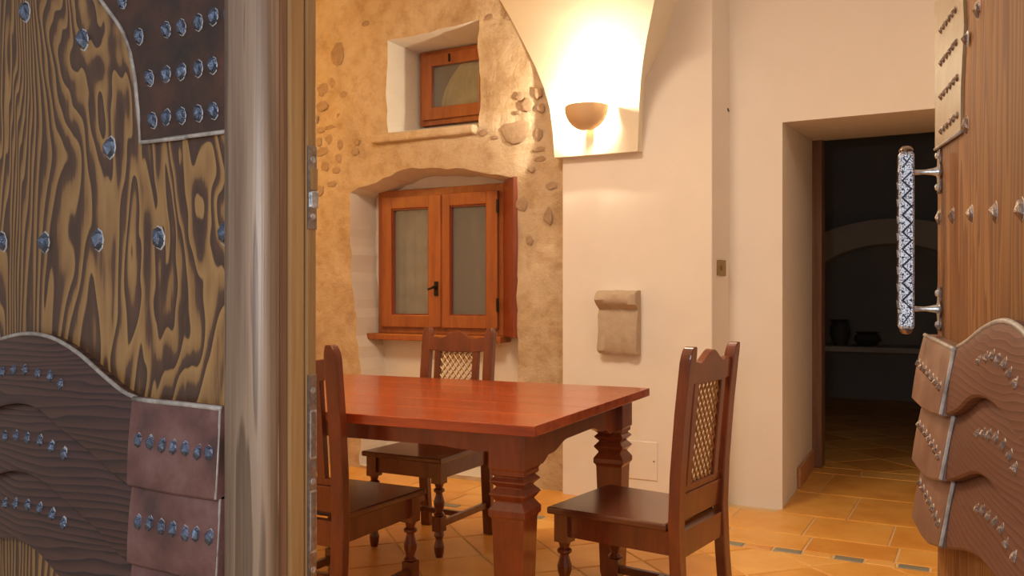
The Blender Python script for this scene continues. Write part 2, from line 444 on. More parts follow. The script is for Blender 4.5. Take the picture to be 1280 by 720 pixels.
# wall with the deep doorway
xo = atY(978, 300, YD).x
zt = atY(978, 153, YD).z
mb = MB()
mb.prism([(-1.30, YD), (xo, YD), (xo-0.062, 6.44), (-3.2, 6.44), (-3.2, 5.52), (-1.30, 5.52)], -0.01, ZC, 'z')
mb.prism([(0.12, YD), (XR+0.3, YD), (XR+1.3, 6.44), (0.16, 6.44)], -0.01, ZC, 'z')
mb.prism([(YD, zt), (6.44, zt+0.115), (6.44, ZC), (YD, ZC)], xo-0.06, 0.12, 'x')
mb.v = [(x if not (abs(x-(xo-0.06)) < 1e-6 and abs(y-YD) < 1e-6) else xo, y, z) for x, y, z in mb.v]
wd = struct(mb.build('wall_doorway', M['plaster']), 'white plaster wall pierced by the deep doorway')
mb = MB(); mb.prism([(xo-0.022, 5.62), (xo-0.004, 5.62), (xo-0.045, 6.42), (xo-0.063, 6.42)], 0, 0.13, 'z')
struct(mb.build('baseboard_doorway', M['skirting'], bevel=0.003), 'terracotta skirting along the left doorway reveal')
# wooden casing at the far end of the reveal
mb = MB(); xc = atY(1034, 300, 6.40).x
mb.box((xo-0.075, 6.36, 0), (xc-0.03, 6.50, 2.62)); 
struct(mb.build('trim_1', M['edge_dark'], bevel=0.006), 'dark wooden casing at the far end of the doorway')

# other walls
mb = MB(); mb.box((XL-0.3, 0.45, 0), (XL, 5.5, ZC)); struct(mb.build('wall_left', M['vault']))
mb = MB(); mb.box((XR, 0.45, 0), (XR+0.3, YD+0.3, ZC)); struct(mb.build('wall_right', M['plaster']))
mb = MB()
mb.box((XL, 0.45, 0), (-1.64, 0.88, ZC)); mb.box((0.17, 0.45, 0), (XR, 0.88, ZC)); mb.box((-1.64, 0.45, 2.36), (0.17, 0.88, ZC))
struct(mb.build('wall_front', M['plaster']))
mb = MB(); mb.box((XL-0.3, 0.45, ZC), (XR+0.3, 5.5, ZC+0.2)); struct(mb.build('ceiling', M['plaster']))

# vault springing: two concave cells meeting on an arris
def vault():
    rows = []
    A = [(693,197,4.74),(691,165,4.775),(687,135,4.80),(680,110,4.82),(669,83,4.84),(655,55,4.845),(640,26,4.845),(625,0,4.845)]
    B = [(797,189,4.74),(798,160,4.71),(799,130,4.67),(801,100,4.62),(804,75,4.56),(808,50,4.49),(813,25,4.41),(818,0,4.32)]
    C = [(799,188.6,4.745),(801,160,4.765),(803,130,4.78),(806,100,4.79),(814,82,4.79),(826,62,4.79),(837,32,4.79),(847,0,4.79)]
    for a, b, c in zip(A, B, C): rows.append((atY(*a), atY(*b), atY(*c)))
    # level the rows on the height of A, then carry the vault on above the frame to the ceiling
    a, b, c = rows[-1]; 
    for k in range(1, 8):
        t = k/7
        na = Vector((a.x - 0.95*(t**1.5), 4.845, a.z + (ZC-a.z)*math.sin(t*PI/2)))
        nb = Vector((b.x + 0.22*t, b.y - 1.7*(t**1.6), b.z + (ZC-b.z)*math.sin(t*PI/2)))
        nc = Vector((c.x + 0.75*(t**1.5), 4.79, c.z + (ZC-c.z)*math.sin(t*PI/2)))
        rows.append((na, nb, nc))
    vs = []; m = 0
    for j, (a, b, c) in enumerate(rows):
        line = [Vector((a.x, 4.95, a.z))]
        for k in range(9):
            t = k/8; p = a.lerp(b, t); sag = 0.10*(j/len(rows))*math.sin(PI*t)
            line.append(p + Vector((0.3*sag, sag*0.5, sag*0.4)))
        for k in range(1, 5):
            t = k/4; line.append(b.lerp(c, t))
        line.append(Vector((c.x, 4.95, c.z)))
        m = len(line); vs += line
    fs = []
    for j in range(len(rows)-1):
        for i in range(m-1): fs.append((j*m+i, j*m+i+1, (j+1)*m+i+1, (j+1)*m+i))
    fs.append(tuple(range(m-1, -1, -1)))
    q = (len(rows)-1)*m; fs.append(tuple(range(q, q+m)))
    for j in range(len(rows)-1): fs.append((j*m, (j+1)*m, (j+1)*m+m-1, j*m+m-1))
    mb = MB(); mb.add(vs, fs); return mb.build('vault_springing', M['vault'], smooth=32)
struct(vault(), 'cream plaster springing of the groin vault above the pilaster')

# ------------------------------------------------------------------ floor
mb = MB(); mb.box((XL-0.3, -2.5, -0.10), (4.5, 11.3, -0.005)); floor = struct(mb.build('floor', M['grout']), 'terracotta tiled floor with pale grout')
def clip(poly, a, b, c):           # keep a*x+b*y<=c
    out = []
    for i in range(len(poly)):
        p, q = poly[i], poly[(i+1) % len(poly)]
        dp, dq = a*p[0]+b*p[1]-c, a*q[0]+b*q[1]-c
        if dp <= 0: out.append(p)
        if (dp < 0 < dq) or (dq < 0 < dp):
            t = dp/(dp-dq); out.append((p[0]+(q[0]-p[0])*t, p[1]+(q[1]-p[1])*t))
    return out
def clip_rect(poly, r):
    for a, b, c in ((-1,0,-r[0]),(1,0,r[1]),(0,-1,-r[2]),(0,1,r[3])):
        poly = clip(poly, a, b, c)
        if len(poly) < 3: return []
    return poly
def area(p): return abs(sum(p[i][0]*p[(i+1) % len(p)][1]-p[(i+1) % len(p)][0]*p[i][1] for i in range(len(p))))/2
def tile_geo(poly, mb, gap=0.005, cz=0.0):
    cx = sum(p[0] for p in poly)/len(poly); cy = sum(p[1] for p in poly)/len(poly)
    def inset(d):
        out = []
        for x, y in poly:
            L = math.hypot(x-cx, y-cy); k = max(0.2, 1-d*1.35/L); out.append((cx+(x-cx)*k, cy+(y-cy)*k))
        return out
    lo, hi = inset(gap), inset(gap+0.004); n = len(poly)
    vs = [(x, y, -0.008) for x, y in lo] + [(x, y, -0.0025+cz) for x, y in lo] + [(x, y, cz) for x, y in hi]
    fs = [tuple(range(2*n, 3*n))]
    for k in (0, 1):
        for i in range(n): fs.append((k*n+i, k*n+(i+1) % n, (k+1)*n+(i+1) % n, (k+1)*n+i))
    mb.add(vs, fs); return cx, cy
stuffmb = MB()
def put_tile(poly, mat, single=True):
    if len(poly) < 3 or area(poly) < 0.0012: return
    if not single: tile_geo(poly, stuffmb); return
    mb = MB(); cx, cy = tile_geo(poly, mb)
    mb.build('tile', mat, floor, loc=(cx, cy, 0))
def diag(rect, size, ang, single_rect=None, mat=None):
    ca, sa = math.cos(ang), math.sin(ang)
    cx, cy = (rect[0]+rect[1])/2, rect[3]
    N = int(8/size)
    for i in range(-N, N):
        for j in range(-N, N):
            q = []
            for u, v in ((i, j), (i+1, j), (i+1, j+1), (i, j+1)):
                q.append((cx+(u*ca-v*sa)*size, cy+(u*sa+v*ca)*size))
            q = clip_rect(q, rect)
            if len(q) < 3: continue
            mx = sum(p[0] for p in q)/len(q); my = sum(p[1] for p in q)/len(q)
            s = single_rect and single_rect[0] < mx < single_rect[1] and single_rect[2] < my < single_rect[3] and (-mx*math.sin(YAW)*1 + my*math.cos(YAW)) > single_rect[4]
            put_tile(q, M['tile'], bool(s))
diag((XL, XR, 0.95, 4.20), 0.33, math.radians(48), (-4.0, 0.3, 2.4, 4.3, 3.45))
# border rows parallel to the wall
def row(y0, y1, x0, x1, L, off=0.0, mats=None, single=(-3.6, 0.6)):
    x = x0 - off; k = 0
    while x < x1:
        q = clip_rect([(x, y0), (x+L, y0), (x+L, y1), (x, y1)], (x0, x1, y0, y1))
        if q: put_tile(q, (mats or [M['tile']])[k % len(mats or [1])], single[0] < x < single[1])
        x += L; k += 1
row(4.205, 4.27, XL, XR, 0.135, 0.07, [M['inset'], M['tile']])
row(4.275, 4.53, XL, XR, 0.40, 0.15)
row(4.535, 4.96, XL, XR, 0.40, 0.206-0.004)
# threshold of the deep doorway
row(4.965, 5.55, xo-0.02, 0.1, 0.55, 0.18); row(5.555, 6.20, xo-0.04, 0.12, 0.60, 0.45); row(6.205, 6.42, xo-0.05, 0.12, 0.42, 0.10)
diag((-3.2, 3.0, 6.43, 10.9), 0.40, math.radians(45), (-1.3, 1.2, 6.4, 8.6, 5.0))
so = stuffmb.build('tile_field', M['tile'], floor); so['kind'] = 'stuff'

# ------------------------------------------------------------------ the dark room beyond
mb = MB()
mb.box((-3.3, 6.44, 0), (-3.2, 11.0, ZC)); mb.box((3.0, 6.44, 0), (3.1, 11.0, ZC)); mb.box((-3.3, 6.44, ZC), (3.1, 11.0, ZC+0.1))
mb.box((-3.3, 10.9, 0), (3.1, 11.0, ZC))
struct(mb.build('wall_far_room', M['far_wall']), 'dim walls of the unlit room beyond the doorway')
ca = atY(1112, 300, 10.5); mb = MB(); N = 22; vs = []; fs = []
zi, zo, hw = atY(1100, 305, 10.5).z, atY(1105, 274, 10.5).z, 0.95
for k in range(N+1):
    a = PI*k/N
    for (r_, hh) in ((hw, zi-1.15), (hw+0.38, zo-1.15)):
        for y in (10.45, 10.90): vs.append((ca.x - r_*math.cos(a), y, 1.15+hh*math.sin(a)))
for k in range(N):
    b0 = k*4; c0 = b0+4
    fs += [(b0, b0+2, c0+2, c0), (b0, c0, c0+1, b0+1), (b0+2, b0+3, c0+3, c0+2)]
mb.add(vs, fs)
for s in (-1, 1):
    x0, x1 = sorted((ca.x+s*hw, ca.x+s*(hw+0.38))); mb.box((x0, 10.45, 0), (x1, 10.90, 1.16))
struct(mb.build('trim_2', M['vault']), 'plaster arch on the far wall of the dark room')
p = atY(1085, 432, 9.4)
t = thing('side_table', 'low long table barely seen in the dark room beyond the doorway', 'table', (p.x, 9.4, 0))
mb = MB(); mb.box((-0.75, -0.3, p.z-0.05), (0.75, 0.3, p.z)); mb.build('tabletop', M['far_wall'], t, bevel=0.005)
for sx in (-0.66, 0.66):
    for sy in (-0.22, 0.22):
        mb = MB(); mb.box((sx-0.035, sy-0.035, 0), (sx+0.035, sy+0.035, p.z-0.05)); mb.build('leg', M['far_wood'], t)
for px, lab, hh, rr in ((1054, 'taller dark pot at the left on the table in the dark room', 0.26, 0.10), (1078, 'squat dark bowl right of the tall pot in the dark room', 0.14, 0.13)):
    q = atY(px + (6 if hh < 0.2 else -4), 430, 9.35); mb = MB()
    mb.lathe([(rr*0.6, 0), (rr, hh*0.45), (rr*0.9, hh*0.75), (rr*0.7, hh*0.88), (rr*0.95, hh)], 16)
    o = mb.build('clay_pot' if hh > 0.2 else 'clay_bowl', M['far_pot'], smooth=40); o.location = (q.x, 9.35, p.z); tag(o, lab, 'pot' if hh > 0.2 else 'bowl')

# ------------------------------------------------------------------ windows
def frame_mb(x0, x1, z0, z1, wdt, y0, y1, mb=None):
    mb = mb or MB()
    mb.box((x0, y0, z0), (x0+wdt, y1, z1)); mb.box((x1-wdt, y0, z0), (x1, y1, z1))
    mb.box((x0+wdt, y0, z0), (x1-wdt, y1, z0+wdt)); mb.box((x0+wdt, y0, z1-wdt), (x1-wdt, y1, z1)); return mb
fx0, fz1 = atY(473, 239, 5.09).x, 1.955
fx1 = atY(629, 300, 5.09).x + 0.02; fz0 = 0.935
win = struct(thing('window_1', 'large two-leaf brown wooden window in the arched niche', None, (fx0, 5.09, fz0)))
win.pop('category', None) if 'category' in win else None
W = fx1-fx0; Hh = fz1-fz0
frame_mb(0, W, 0, Hh, 0.055, 0, 0.06).build('frame', M['window_wood'], win, bevel=0.004)
mid = atY(549, 300, 5.07).x - fx0
for (a, b) in ((0.05, mid), (mid+0.004, W-0.05)):
    s = frame_mb(a, b, 0.045, Hh-0.05, 0.085, -0.03, 0.02).build('sash', M['window_wood'], win, bevel=0.004)
    mb = MB(); frame_mb(a+0.083, b-0.083, 0.128, Hh-0.133, 0.012, -0.018, 0.015, mb); mb.build('glazing_bead', M['window_dark'], s)
    mb = MB(); mb.box((a+0.085, 0.0, 0.13), (b-0.085, 0.005, Hh-0.135)); mb.build('pane', M['glass'], s)
mb = MB(); mb.box((mid-0.02, -0.042, 0.05), (mid+0.024, -0.03, Hh-0.055)); mb.build('meeting_strip', M['window_wood'], win, bevel=0.004)
mb = MB(); mb.box((mid-0.022, -0.052, Hh*0.26), (mid+0.006, -0.040, Hh*0.26+0.10)); mb.lathe([(0.012, 0), (0.012, 0.03)], 10, T((mid-0.008, -0.05, Hh*0.26+0.06)) @ R(PI/2, 'X'))
mb.tube([(mid-0.008, -0.082, Hh*0.26+0.06), (mid-0.05, -0.085, Hh*0.26+0.045)], 0.008, 8); mb.build('window_handle', M['black_iron'], win)
for zz in (0.16, Hh-0.2):
    mb = MB(); mb.lathe([(0.009, 0), (0.009, 0.09)], 8, T((W-0.045, -0.036, zz))); mb.build('hinge', M['black_iron'], win)
mb = MB(); mb.box((-0.03, -0.11, -0.045), (W+0.02, 0.04, 0.0)); mb.build('window_sill', M['window_wood'], win, bevel=0.008)
# inner shutter leaf folded into the room against the niche side
hx, hy = fx1-0.005, 5.06; ex = atY(641.5, 300, 4.84)
L = math.hypot(ex.x-hx, ex.y-hy); ang = math.atan2(ex.y-hy, ex.x-hx)
S = T((hx-fx0, hy-5.09, 0)) @ R(ang)
mb = MB(); mb.box((0.0, 0.0, 0.0), (L, 0.03, Hh), S)
sh = mb.build('shutter', M['window_dark'], win, bevel=0.004)
mb = MB(); mb.box((0.06, 0.03, 0.1), (L-0.04, 0.038, Hh-0.1), S); mb.build('shutter_panel', M['window_dark'], sh, bevel=0.004)
mb = MB(); mb.box((wl+0.005, 5.34, 1.005), (wr-0.005, 5.37, 1.895)); o = mb.build('outer_shutter', M['night_wood'], win); o.location = (-fx0, -5.09, -fz0)
def curtain(name, x0, x1, z0, z1, y, mat, label, curve=None):
    n, m_ = 40, 12; vs = []; fs = []
    for j in range(m_+1):
        for i in range(n+1):
            u, v = i/n, j/m_; a = x0 + (curve(v) if curve else 0)
            vs.append((a+(x1-a)*u, y+0.008*math.sin(u*38)+0.004*math.sin(u*17+v*2), z0+(z1-z0)*v))
    for j in range(m_):
        for i in range(n): fs.append((j*(n+1)+i, j*(n+1)+i+1, (j+1)*(n+1)+i+1, (j+1)*(n+1)+i))
    mb = MB(); mb.add(vs, fs); o = mb.build(name, mat, None, smooth=True, loc=(x0, y, z0))
    o.modifiers.new('thick', 'SOLIDIFY').thickness = 0.002
    return tag(o, label, 'curtain')
curtain('net_curtain', wl+0.02, fx0+mid-0.02, 1.02, 1.88, 5.22, M['net'], 'pale grey net curtain behind the left pane of the large window')
# small window
s0 = atY(527, 115, 5.22); z0s, z1s = 2.418, 2.945
win2 = struct(thing('window_2', 'small brown wooden window high in the stone wall', None, (s0.x, 5.20, z0s)))
W2 = 0.62; H2 = z1s-z0s
frame_mb(0, W2, 0, H2, 0.045, 0, 0.05).build('frame', M['window_wood'], win2, bevel=0.004)
s = frame_mb(0.03, W2-0.03, 0.035, H2-0.03, 0.085, -0.025, 0.02).build('sash', M['window_wood'], win2, bevel=0.004)
mb = MB(); mb.box((0.11, 0.0, 0.115), (W2-0.11, 0.005, H2-0.11)); mb.build('pane', M['glass'], s)
mb = MB(); mb.box((W2*0.42, -0.035, H2-0.10), (W2*0.42+0.012, -0.025, H2-0.045)); mb.build('catch', M['black_iron'], win2)
mb = MB(); mb.box((0.04, 0.042, 0.04), (W2-0.04, 0.048, H2-0.04)); mb.build('outer_shutter', M['night_wood'], win2)
curtain('reflection_sheet', s0.x+0.17, s0.x+W2-0.12, z0s+0.12, z1s-0.115, 5.222, M['vault_reflection'], 'yellowish sheet added behind the small high window pane for a reflection of the lit vault', lambda v: 0.16*v*v)  # added sheet whose curved edge imitates the vault mirrored in the glass
# plaster sill of the small niche
a, b = atY(466, 178, YW-0.02), atY(594, 164, YW-0.02)
mb = MB(); mb.prism([(YW-0.045, a.z-0.01), (YW+0.04, a.z-0.02), (YW+0.04, a.z+0.052), (YW-0.045, a.z+0.046)], a.x, b.x, 'x')
struct(mb.build('trim_3', M['stonewall'], bevel=0.014), 'pale plaster sill under the small high window')

# ------------------------------------------------------------------ things on the walls
# sconce: half bowl standing a little off the vault foot
sp = atY(731.5, 134, 4.66); tl, tr_ = atY(708, 138, 4.66), atY(755, 132, 4.66)
rad = (tr_.x-tl.x)/2*1.02
sc_ = thing('wall_sconce', 'half-bowl ceramic wall lamp glowing on the vault springing', 'lamp', (sp.x, 4.725, sp.z-0.13))
mb = MB(); prof = []
for k in range(13):
    t = k/12; prof.append((0.012+rad*math.sin(t*PI/2)**0.85, 0.135*(1-math.cos(t*PI/2))**0.9))
inner = [(max(r_-0.007, 0.004), z+0.006) for r_, z in prof][::-1]
mb.lathe(prof+inner, 24, M=T((0, -0.032, 0)), a0=PI, a1=2*PI)
bowl = mb.build('shade', M['ceramic'], sc_, smooth=50)
mb = MB(); mb.box((-0.02, -0.03, 0.03), (0.02, 0.01, 0.07)); mb.tube([(0, -0.02, 0.05), (0, -0.075, 0.03), (0, -0.09, 0.02)], 0.006); mb.build('bracket', M['steel'], sc_)
mb = MB(); mb.lathe([(0.004, 0), (0.014, 0.01), (0.016, 0.03), (0.010, 0.05), (0.002, 0.055)], 12, T((0, -0.07, 0.06))); mb.build('bulb', M['bulb'], sc_, smooth=True)
lamp('sconce_light', 'POINT', (sp.x+0.01, 4.725-0.075, sp.z+0.035), 42.0, (1.0, 0.86, 0.60), 0.02)

# carved corbel stone
c0, c1_ = atY(752, 441, YP), atY(801, 363, YP)
cs = thing('carved_stone', 'pale weathered stone bracket with rolled top set in the pilaster', 'carving', ((c0.x+c1_.x)/2, YP, c0.z))
w_, h_ = (c1_.x-c0.x), (c1_.z-c0.z)
prof = [(0.02, 0), (-0.055, 0.0), (-0.072, 0.02), (-0.078, h_*0.35), (-0.070, h_*0.62), (-0.060, h_*0.70), (-0.075, h_*0.74), (-0.105, h_*0.78), (-0.115, h_*0.86), (-0.11, h_*0.94), (-0.085, h_*0.985), (-0.05, h_), (0.02, h_)]
vs = []; fs = []; n = len(prof); K = 14
for k in range(K+1):
    x = -w_/2 + w_*k/K
    for i, (y, z) in enumerate(prof):
        e = noise.noise(Vector((x*16, i*0.7, z*12))); edge = 1.0 if k in (0, K) else 0.0
        vs.append((x + (noise.noise(Vector((k, z*14, 2)))*0.014 if edge else 0), y + (e*0.010 if y < 0 else 0) + (0.012 if edge and y < 0 else 0), z + (e*0.005 if 0 < i < n-1 else 0)))
for k in range(K):
    for i in range(n-1): fs.append((k*n+i, k*n+i+1, (k+1)*n+i+1, (k+1)*n+i))
fs.append(tuple(range(n))); fs.append(tuple(range(K*n+n-1, K*n-1, -1)))
mb = MB(); mb.add(vs, fs); mb.build('bracket_block', M['carved'], cs, smooth=45)

# brass switch plate on the pilaster return
q = atY(900, 335, 4.92)
d = Vector((-1.295-xb, YD-YP, 0)); u = d.normalized(); nrm = Vector((u.y, -u.x, 0))
rz = math.atan2(u.y, u.x)
t_ = (q.y-YP)/(YD-YP); base = Vector((xb, YP, 0)) + d*t_ + nrm*0.001
sw = thing('switch_plate', 'small brass switch plate on the pilaster side', 'switch', (base.x, base.y, q.z-0.045), rz)
mb = MB(); mb.prism([(-0.055, 0.004), (-0.05, 0), (0.05, 0), (0.055, 0.004), (0.055, 0.086), (0.05, 0.09), (-0.05, 0.09), (-0.055, 0.086)], -0.008, 0.0, 'y'); mb.build('plate', M['brass'], sw, bevel=0.002)
mb = MB(); mb.box((-0.012, -0.014, 0.03), (0.012, -0.008, 0.06)); mb.build('rocker', M['brass'], sw, bevel=0.002)
# blank cover near the pilaster foot
a, b = atY(782, 597, YP), atY(822, 553, YP)
cv = thing('blank_cover', 'square white blank cover low on the pilaster', 'cover plate', ((a.x+b.x)/2, YP, a.z))
w2, h2 = b.x-a.x, b.z-a.z
mb = MB(); mb.box((-w2/2, -0.006, 0), (w2/2, 0.0, h2)); mb.build('lid', M['plaster'], cv, bevel=0.003)
for sx in (-1, 1):
    mb = MB(); mb.lathe([(0.005, 0), (0.005, 0.002)], 8, T((sx*(w2/2-0.02), -0.006, h2/2)) @ R(PI/2, 'X')); mb.build('screw', M['steel'], cv)
p = atY(911, 139, YD)
mb = MB(); mb.tube([(0, 0.01, 0), (0, -0.02, 0), (0, -0.025, 0.012)], 0.005, 8)
o = mb.build('wall_hook', M['black_iron']); o.location = (p.x, p.y, p.z); tag(o, 'tiny dark metal hook high on the doorway wall', 'hook')

# ------------------------------------------------------------------ dining table
TZ = 0.80
tr = math.radians(3.0)
corner = Vector((-1.212, 2.386, 0))
Lt, Dt = 2.05, 1.235
ctr = corner + Matrix.Rotation(tr, 3, 'Z') @ Vector((-Lt/2, Dt/2, 0))
tb = thing('dining_table', 'large reddish wooden dining table with chunky carved legs', 'table', ctr, tr)
for k in range(5):
    y0 = -Dt/2 + Dt*k/5
    mb = MB(); mb.box((-Lt/2, y0+0.0006, TZ-0.034), (Lt/2, y0+Dt/5-0.0006, TZ)); mb.build('plank', M['table_top'], tb, bevel=0.0022)
LX, LY = Lt/2-0.125, Dt/2-0.125
q2 = math.sqrt(2)
legp = [(0.038, 0), (0.044, 0.03), (0.0565, 0.478), (0.060, 0.487), (0.066, 0.492), (0.066, 0.512), (0.048, 0.538), (0.066, 0.562), (0.046, 0.584), (0.065, 0.603), (0.050, 0.618), (0.060, 0.624), (0.060, 0.640), (0.065, 0.644), (0.065, TZ-0.035)]
for sx in (-1, 1):
    for sy in (-1, 1):
        mb = MB(); mb.lathe([(r_*q2, z) for r_, z in legp], 4, T((sx*LX, sy*LY, 0)), rot=PI/4); mb.build('leg', M['table_wood'], tb, bevel=0.003)
def apron(L, zmid, zend, br, thick, Mx):
    # scalloped lower edge with ogee brackets at both ends
    half = []
    for k in range(13):
        t = k/12
        if t < 0.25: z = zend + 0.006*math.sin(t/0.25*PI)
        elif t < 0.45: z = zend + (zmid-zend)*0.45*(1-math.cos((t-0.25)/0.2*PI))/2
        elif t < 0.55: z = zend + (zmid-zend)*0.45
        else: z = zend + (zmid-zend)*(0.45+0.55*(1-math.cos((t-0.55)/0.45*PI))/2)
        half.append((-L/2+br*t, z))
    poly = half + [(-x, z) for x, z in half[::-1]] + [(L/2, TZ-0.035), (-L/2, TZ-0.035)]
    mb = MB(); mb.prism(poly, -thick/2, thick/2, 'y', Mx); return mb
for sy in (-1, 1): apron(2*LX-0.13, 0.700, 0.688, 0.20, 0.025, T((0, sy*(LY+0.025), 0))).build('apron', M['table_wood'], tb)
for sx in (-1, 1): apron(2*LY-0.13, 0.685, 0.632, 0.30, 0.025, T((sx*(LX+0.025), 0, 0)) @ R(PI/2)).build('apron', M['table_wood'], tb)

# ------------------------------------------------------------------ dining chairs
def make_chair(label, loc, rz):
    t = thing('dining_chair', label, 'chair', loc, rz, 'carved dining chairs around the table')
    Wd, D = 0.43, 0.48; yr = -0.22; yf = 0.235; pw = 0.052
    cw = M['chair_wood']
    # seat board
    mb = MB(); mb.prism([(-0.225, yf+0.02), (0.225, yf+0.02), (0.205, yr+0.03), (-0.205, yr+0.03)], 0.437, 0.462, 'z'); mb.build('seat', M['seat_wood'], t, bevel=0.006)
    for sx in (-1, 1):      # rear leg and back post in one piece, raked and round headed
        x = sx*(Wd/2-pw/2)
        side = [(0.0-0.045, 0), (-0.005, 0.44), (-0.012, 0.62), (-0.050, 1.02)]
        vs = []; fs = []; rows = []
        for k, (yy, z) in enumerate([(-0.03, 0), (-0.006, 0.3), (0, 0.46), (-0.006, 0.62), (-0.022, 0.82), (-0.040, 0.985)] + [(-0.040-0.0022*j, 0.985+0.055*math.sin(j/6*PI/2)) for j in range(1, 6)]):
            hwid = pw/2 if z <= 0.985 else pw/2*math.sqrt(max(0.06, 1-((z-0.985)/0.057)**2)); dep = 0.019
            rows.append([(x-hwid, yr+yy-dep, z), (x+hwid, yr+yy-dep, z), (x+hwid, yr+yy+dep, z), (x-hwid, yr+yy+dep, z)])
        for r4 in rows: vs += r4
        for k in range(len(rows)-1):
            for i in range(4): fs.append((k*4+i, k*4+(i+1) % 4, (k+1)*4+(i+1) % 4, (k+1)*4+i))
        fs += [(3, 2, 1, 0), tuple(range(len(vs)-4, len(vs)))]
        mb = MB(); mb.add(vs, fs); mb.build('leg', cw, t, bevel=0.004)
    for sx in (-1, 1):      # turned front leg with square blocks
        x = sx*(Wd/2-0.03); Mx = T((x, yf-0.03, 0)); mb = MB()
        mb.box((x-0.027, yf-0.057, 0.34), (x+0.027, yf-0.003, 0.437)); mb.box((x-0.024, yf-0.054, 0.12), (x+0.024, yf-0.006, 0.19))
        mb.lathe([(0.020, 0.19), (0.027, 0.197), (0.016, 0.21), (0.024, 0.235), (0.026, 0.255), (0.017, 0.285), (0.015, 0.295), (0.026, 0.303), (0.026, 0.312), (0.016, 0.320), (0.023, 0.34)], 14, Mx)
        mb.lathe([(0.016, 0), (0.021, 0.02), (0.024, 0.05), (0.017, 0.08), (0.017, 0.09), (0.025, 0.10), (0.020, 0.12)], 14, Mx)
        mb.build('leg', cw, t, bevel=0.0015)
    mb = MB(); mb.box((-0.18, yf-0.042, 0.36), (0.18, yf-0.018, 0.437)); mb.build('seat_rail', cw, t)
    for sx in (-1, 1):
        x = sx*(Wd/2-0.03); mb = MB(); mb.box((x-0.012, yr+0.01, 0.36), (x+0.012, yf-0.05, 0.437)); mb.build('seat_rail', cw, t)
        mb = MB(); mb.box((x-0.012, yr+0.005, 0.135), (x+0.012, yf-0.05, 0.165)); mb.build('stretcher', cw, t, bevel=0.003)
    mb = MB(); mb.box((-0.17, yr-0.015, 0.35), (0.17, yr+0.015, 0.437)); mb.build('seat_rail', cw, t)
    mb = MB(); mb.box((-0.185, -0.012, 0.14), (0.185, 0.012, 0.165)); mb.build('stretcher', cw, t, bevel=0.003)
    # backrest, leaning with the posts
    ph = math.atan2(0.034, 0.385); Bk = T((0, yr+0.001, 0.575)) @ R(ph, 'X')
    back = thing('backrest', None, None); back.parent = t
    crest = []
    for k in range(25):
        u_ = -1+2*k/24; a_ = abs(u_)
        z = 0.408 + 0.040*(0.5+0.5*math.cos(min(1, a_/0.62)*PI)) + (0.008*math.sin((a_-0.62)/0.38*PI/2) if a_ > 0.62 else 0)
        crest.append((u_*0.166, z))
    poly = crest + [(0.166, 0.345), (0.10, 0.338), (-0.10, 0.338), (-0.166, 0.345)]
    mb = MB(); mb.prism(poly, -0.014, 0.014, 'y', Bk); mb.build('crest_rail', cw, back, bevel=0.003)
    mb = MB(); mb.box((-0.168, -0.014, -0.112), (0.168, 0.014, -0.02), Bk); mb.box((-0.168, -0.010, -0.02), (0.168, 0.010, 0.005), Bk); mb.build('lower_rail', cw, back, bevel=0.003)
    for sx in (-1, 1):
        mb = MB(); x0, x1 = sorted((sx*0.097, sx*0.132)); mb.box((x0, -0.012, 0.003), (x1, 0.012, 0.343), Bk); mb.build('stile', cw, back, bevel=0.003)
    mb = MB(); w1, z0, z1 = 0.098, 0.004, 0.339; step = 0.0325; sl = 1.25
    for dirn in (-1, 1):
        c = -1.0
        while c < 1.2:
            pts = []
            for xq in (-w1, w1):
                pts.append((xq, c + dirn*sl*xq))
            (xa_, za), (xb_, zb) = pts
            def atz(z): return xa_ + (z-za)*(xb_-xa_)/(zb-za)
            P_ = [xa_, za]; Q_ = [xb_, zb]
            if za != zb:
                for E in (P_, Q_):
                    if E[1] < z0: E[0] = atz(z0); E[1] = z0
                    if E[1] > z1: E[0] = atz(z1); E[1] = z1
            ok = max(za, zb) > z0 and min(za, zb) < z1 and math.hypot(P_[0]-Q_[0], P_[1]-Q_[1]) > 0.01
            if ok:
                n_ = 10; line = []
                for k in range(n_+1):
                    f = k/n_; xx = P_[0]+(Q_[0]-P_[0])*f; zz = P_[1]+(Q_[1]-P_[1])*f
                    line.append((xx, dirn*0.002, zz))
                mb.tube(line, 0.0038, 5, Bk)
            c += step*sl
    # beads on the crossings
    stepx = step/2
    cs_ = [-1.0 + k*step*sl for k in range(int(2.2/(step*sl))+1)]
    for ca_ in cs_:
        for cb_ in cs_:
            xq = (cb_-ca_)/(2*sl)          # ca + sl x = cb - sl x
            zq = ca_+sl*xq
            if abs(xq) < w1-0.003 and z0+0.003 < zq < z1-0.003:
                mb.lathe([(0.0015, -0.006), (0.0055, -0.003), (0.0055, 0.003), (0.0015, 0.006)], 5, Bk @ T((xq, 0, zq)) @ R(PI/2, 'X'))
    lt = mb.build('lattice', M['lattice'], back); lt['kind'] = 'stuff'; lt['label'] = 'bronze-coloured diamond lattice'
    return t
def rear_mid(p1, p2):
    m_ = (p1+p2)/2; d = (p2-p1).normalized(); f = Vector((-d.y, d.x, 0)); return m_, f
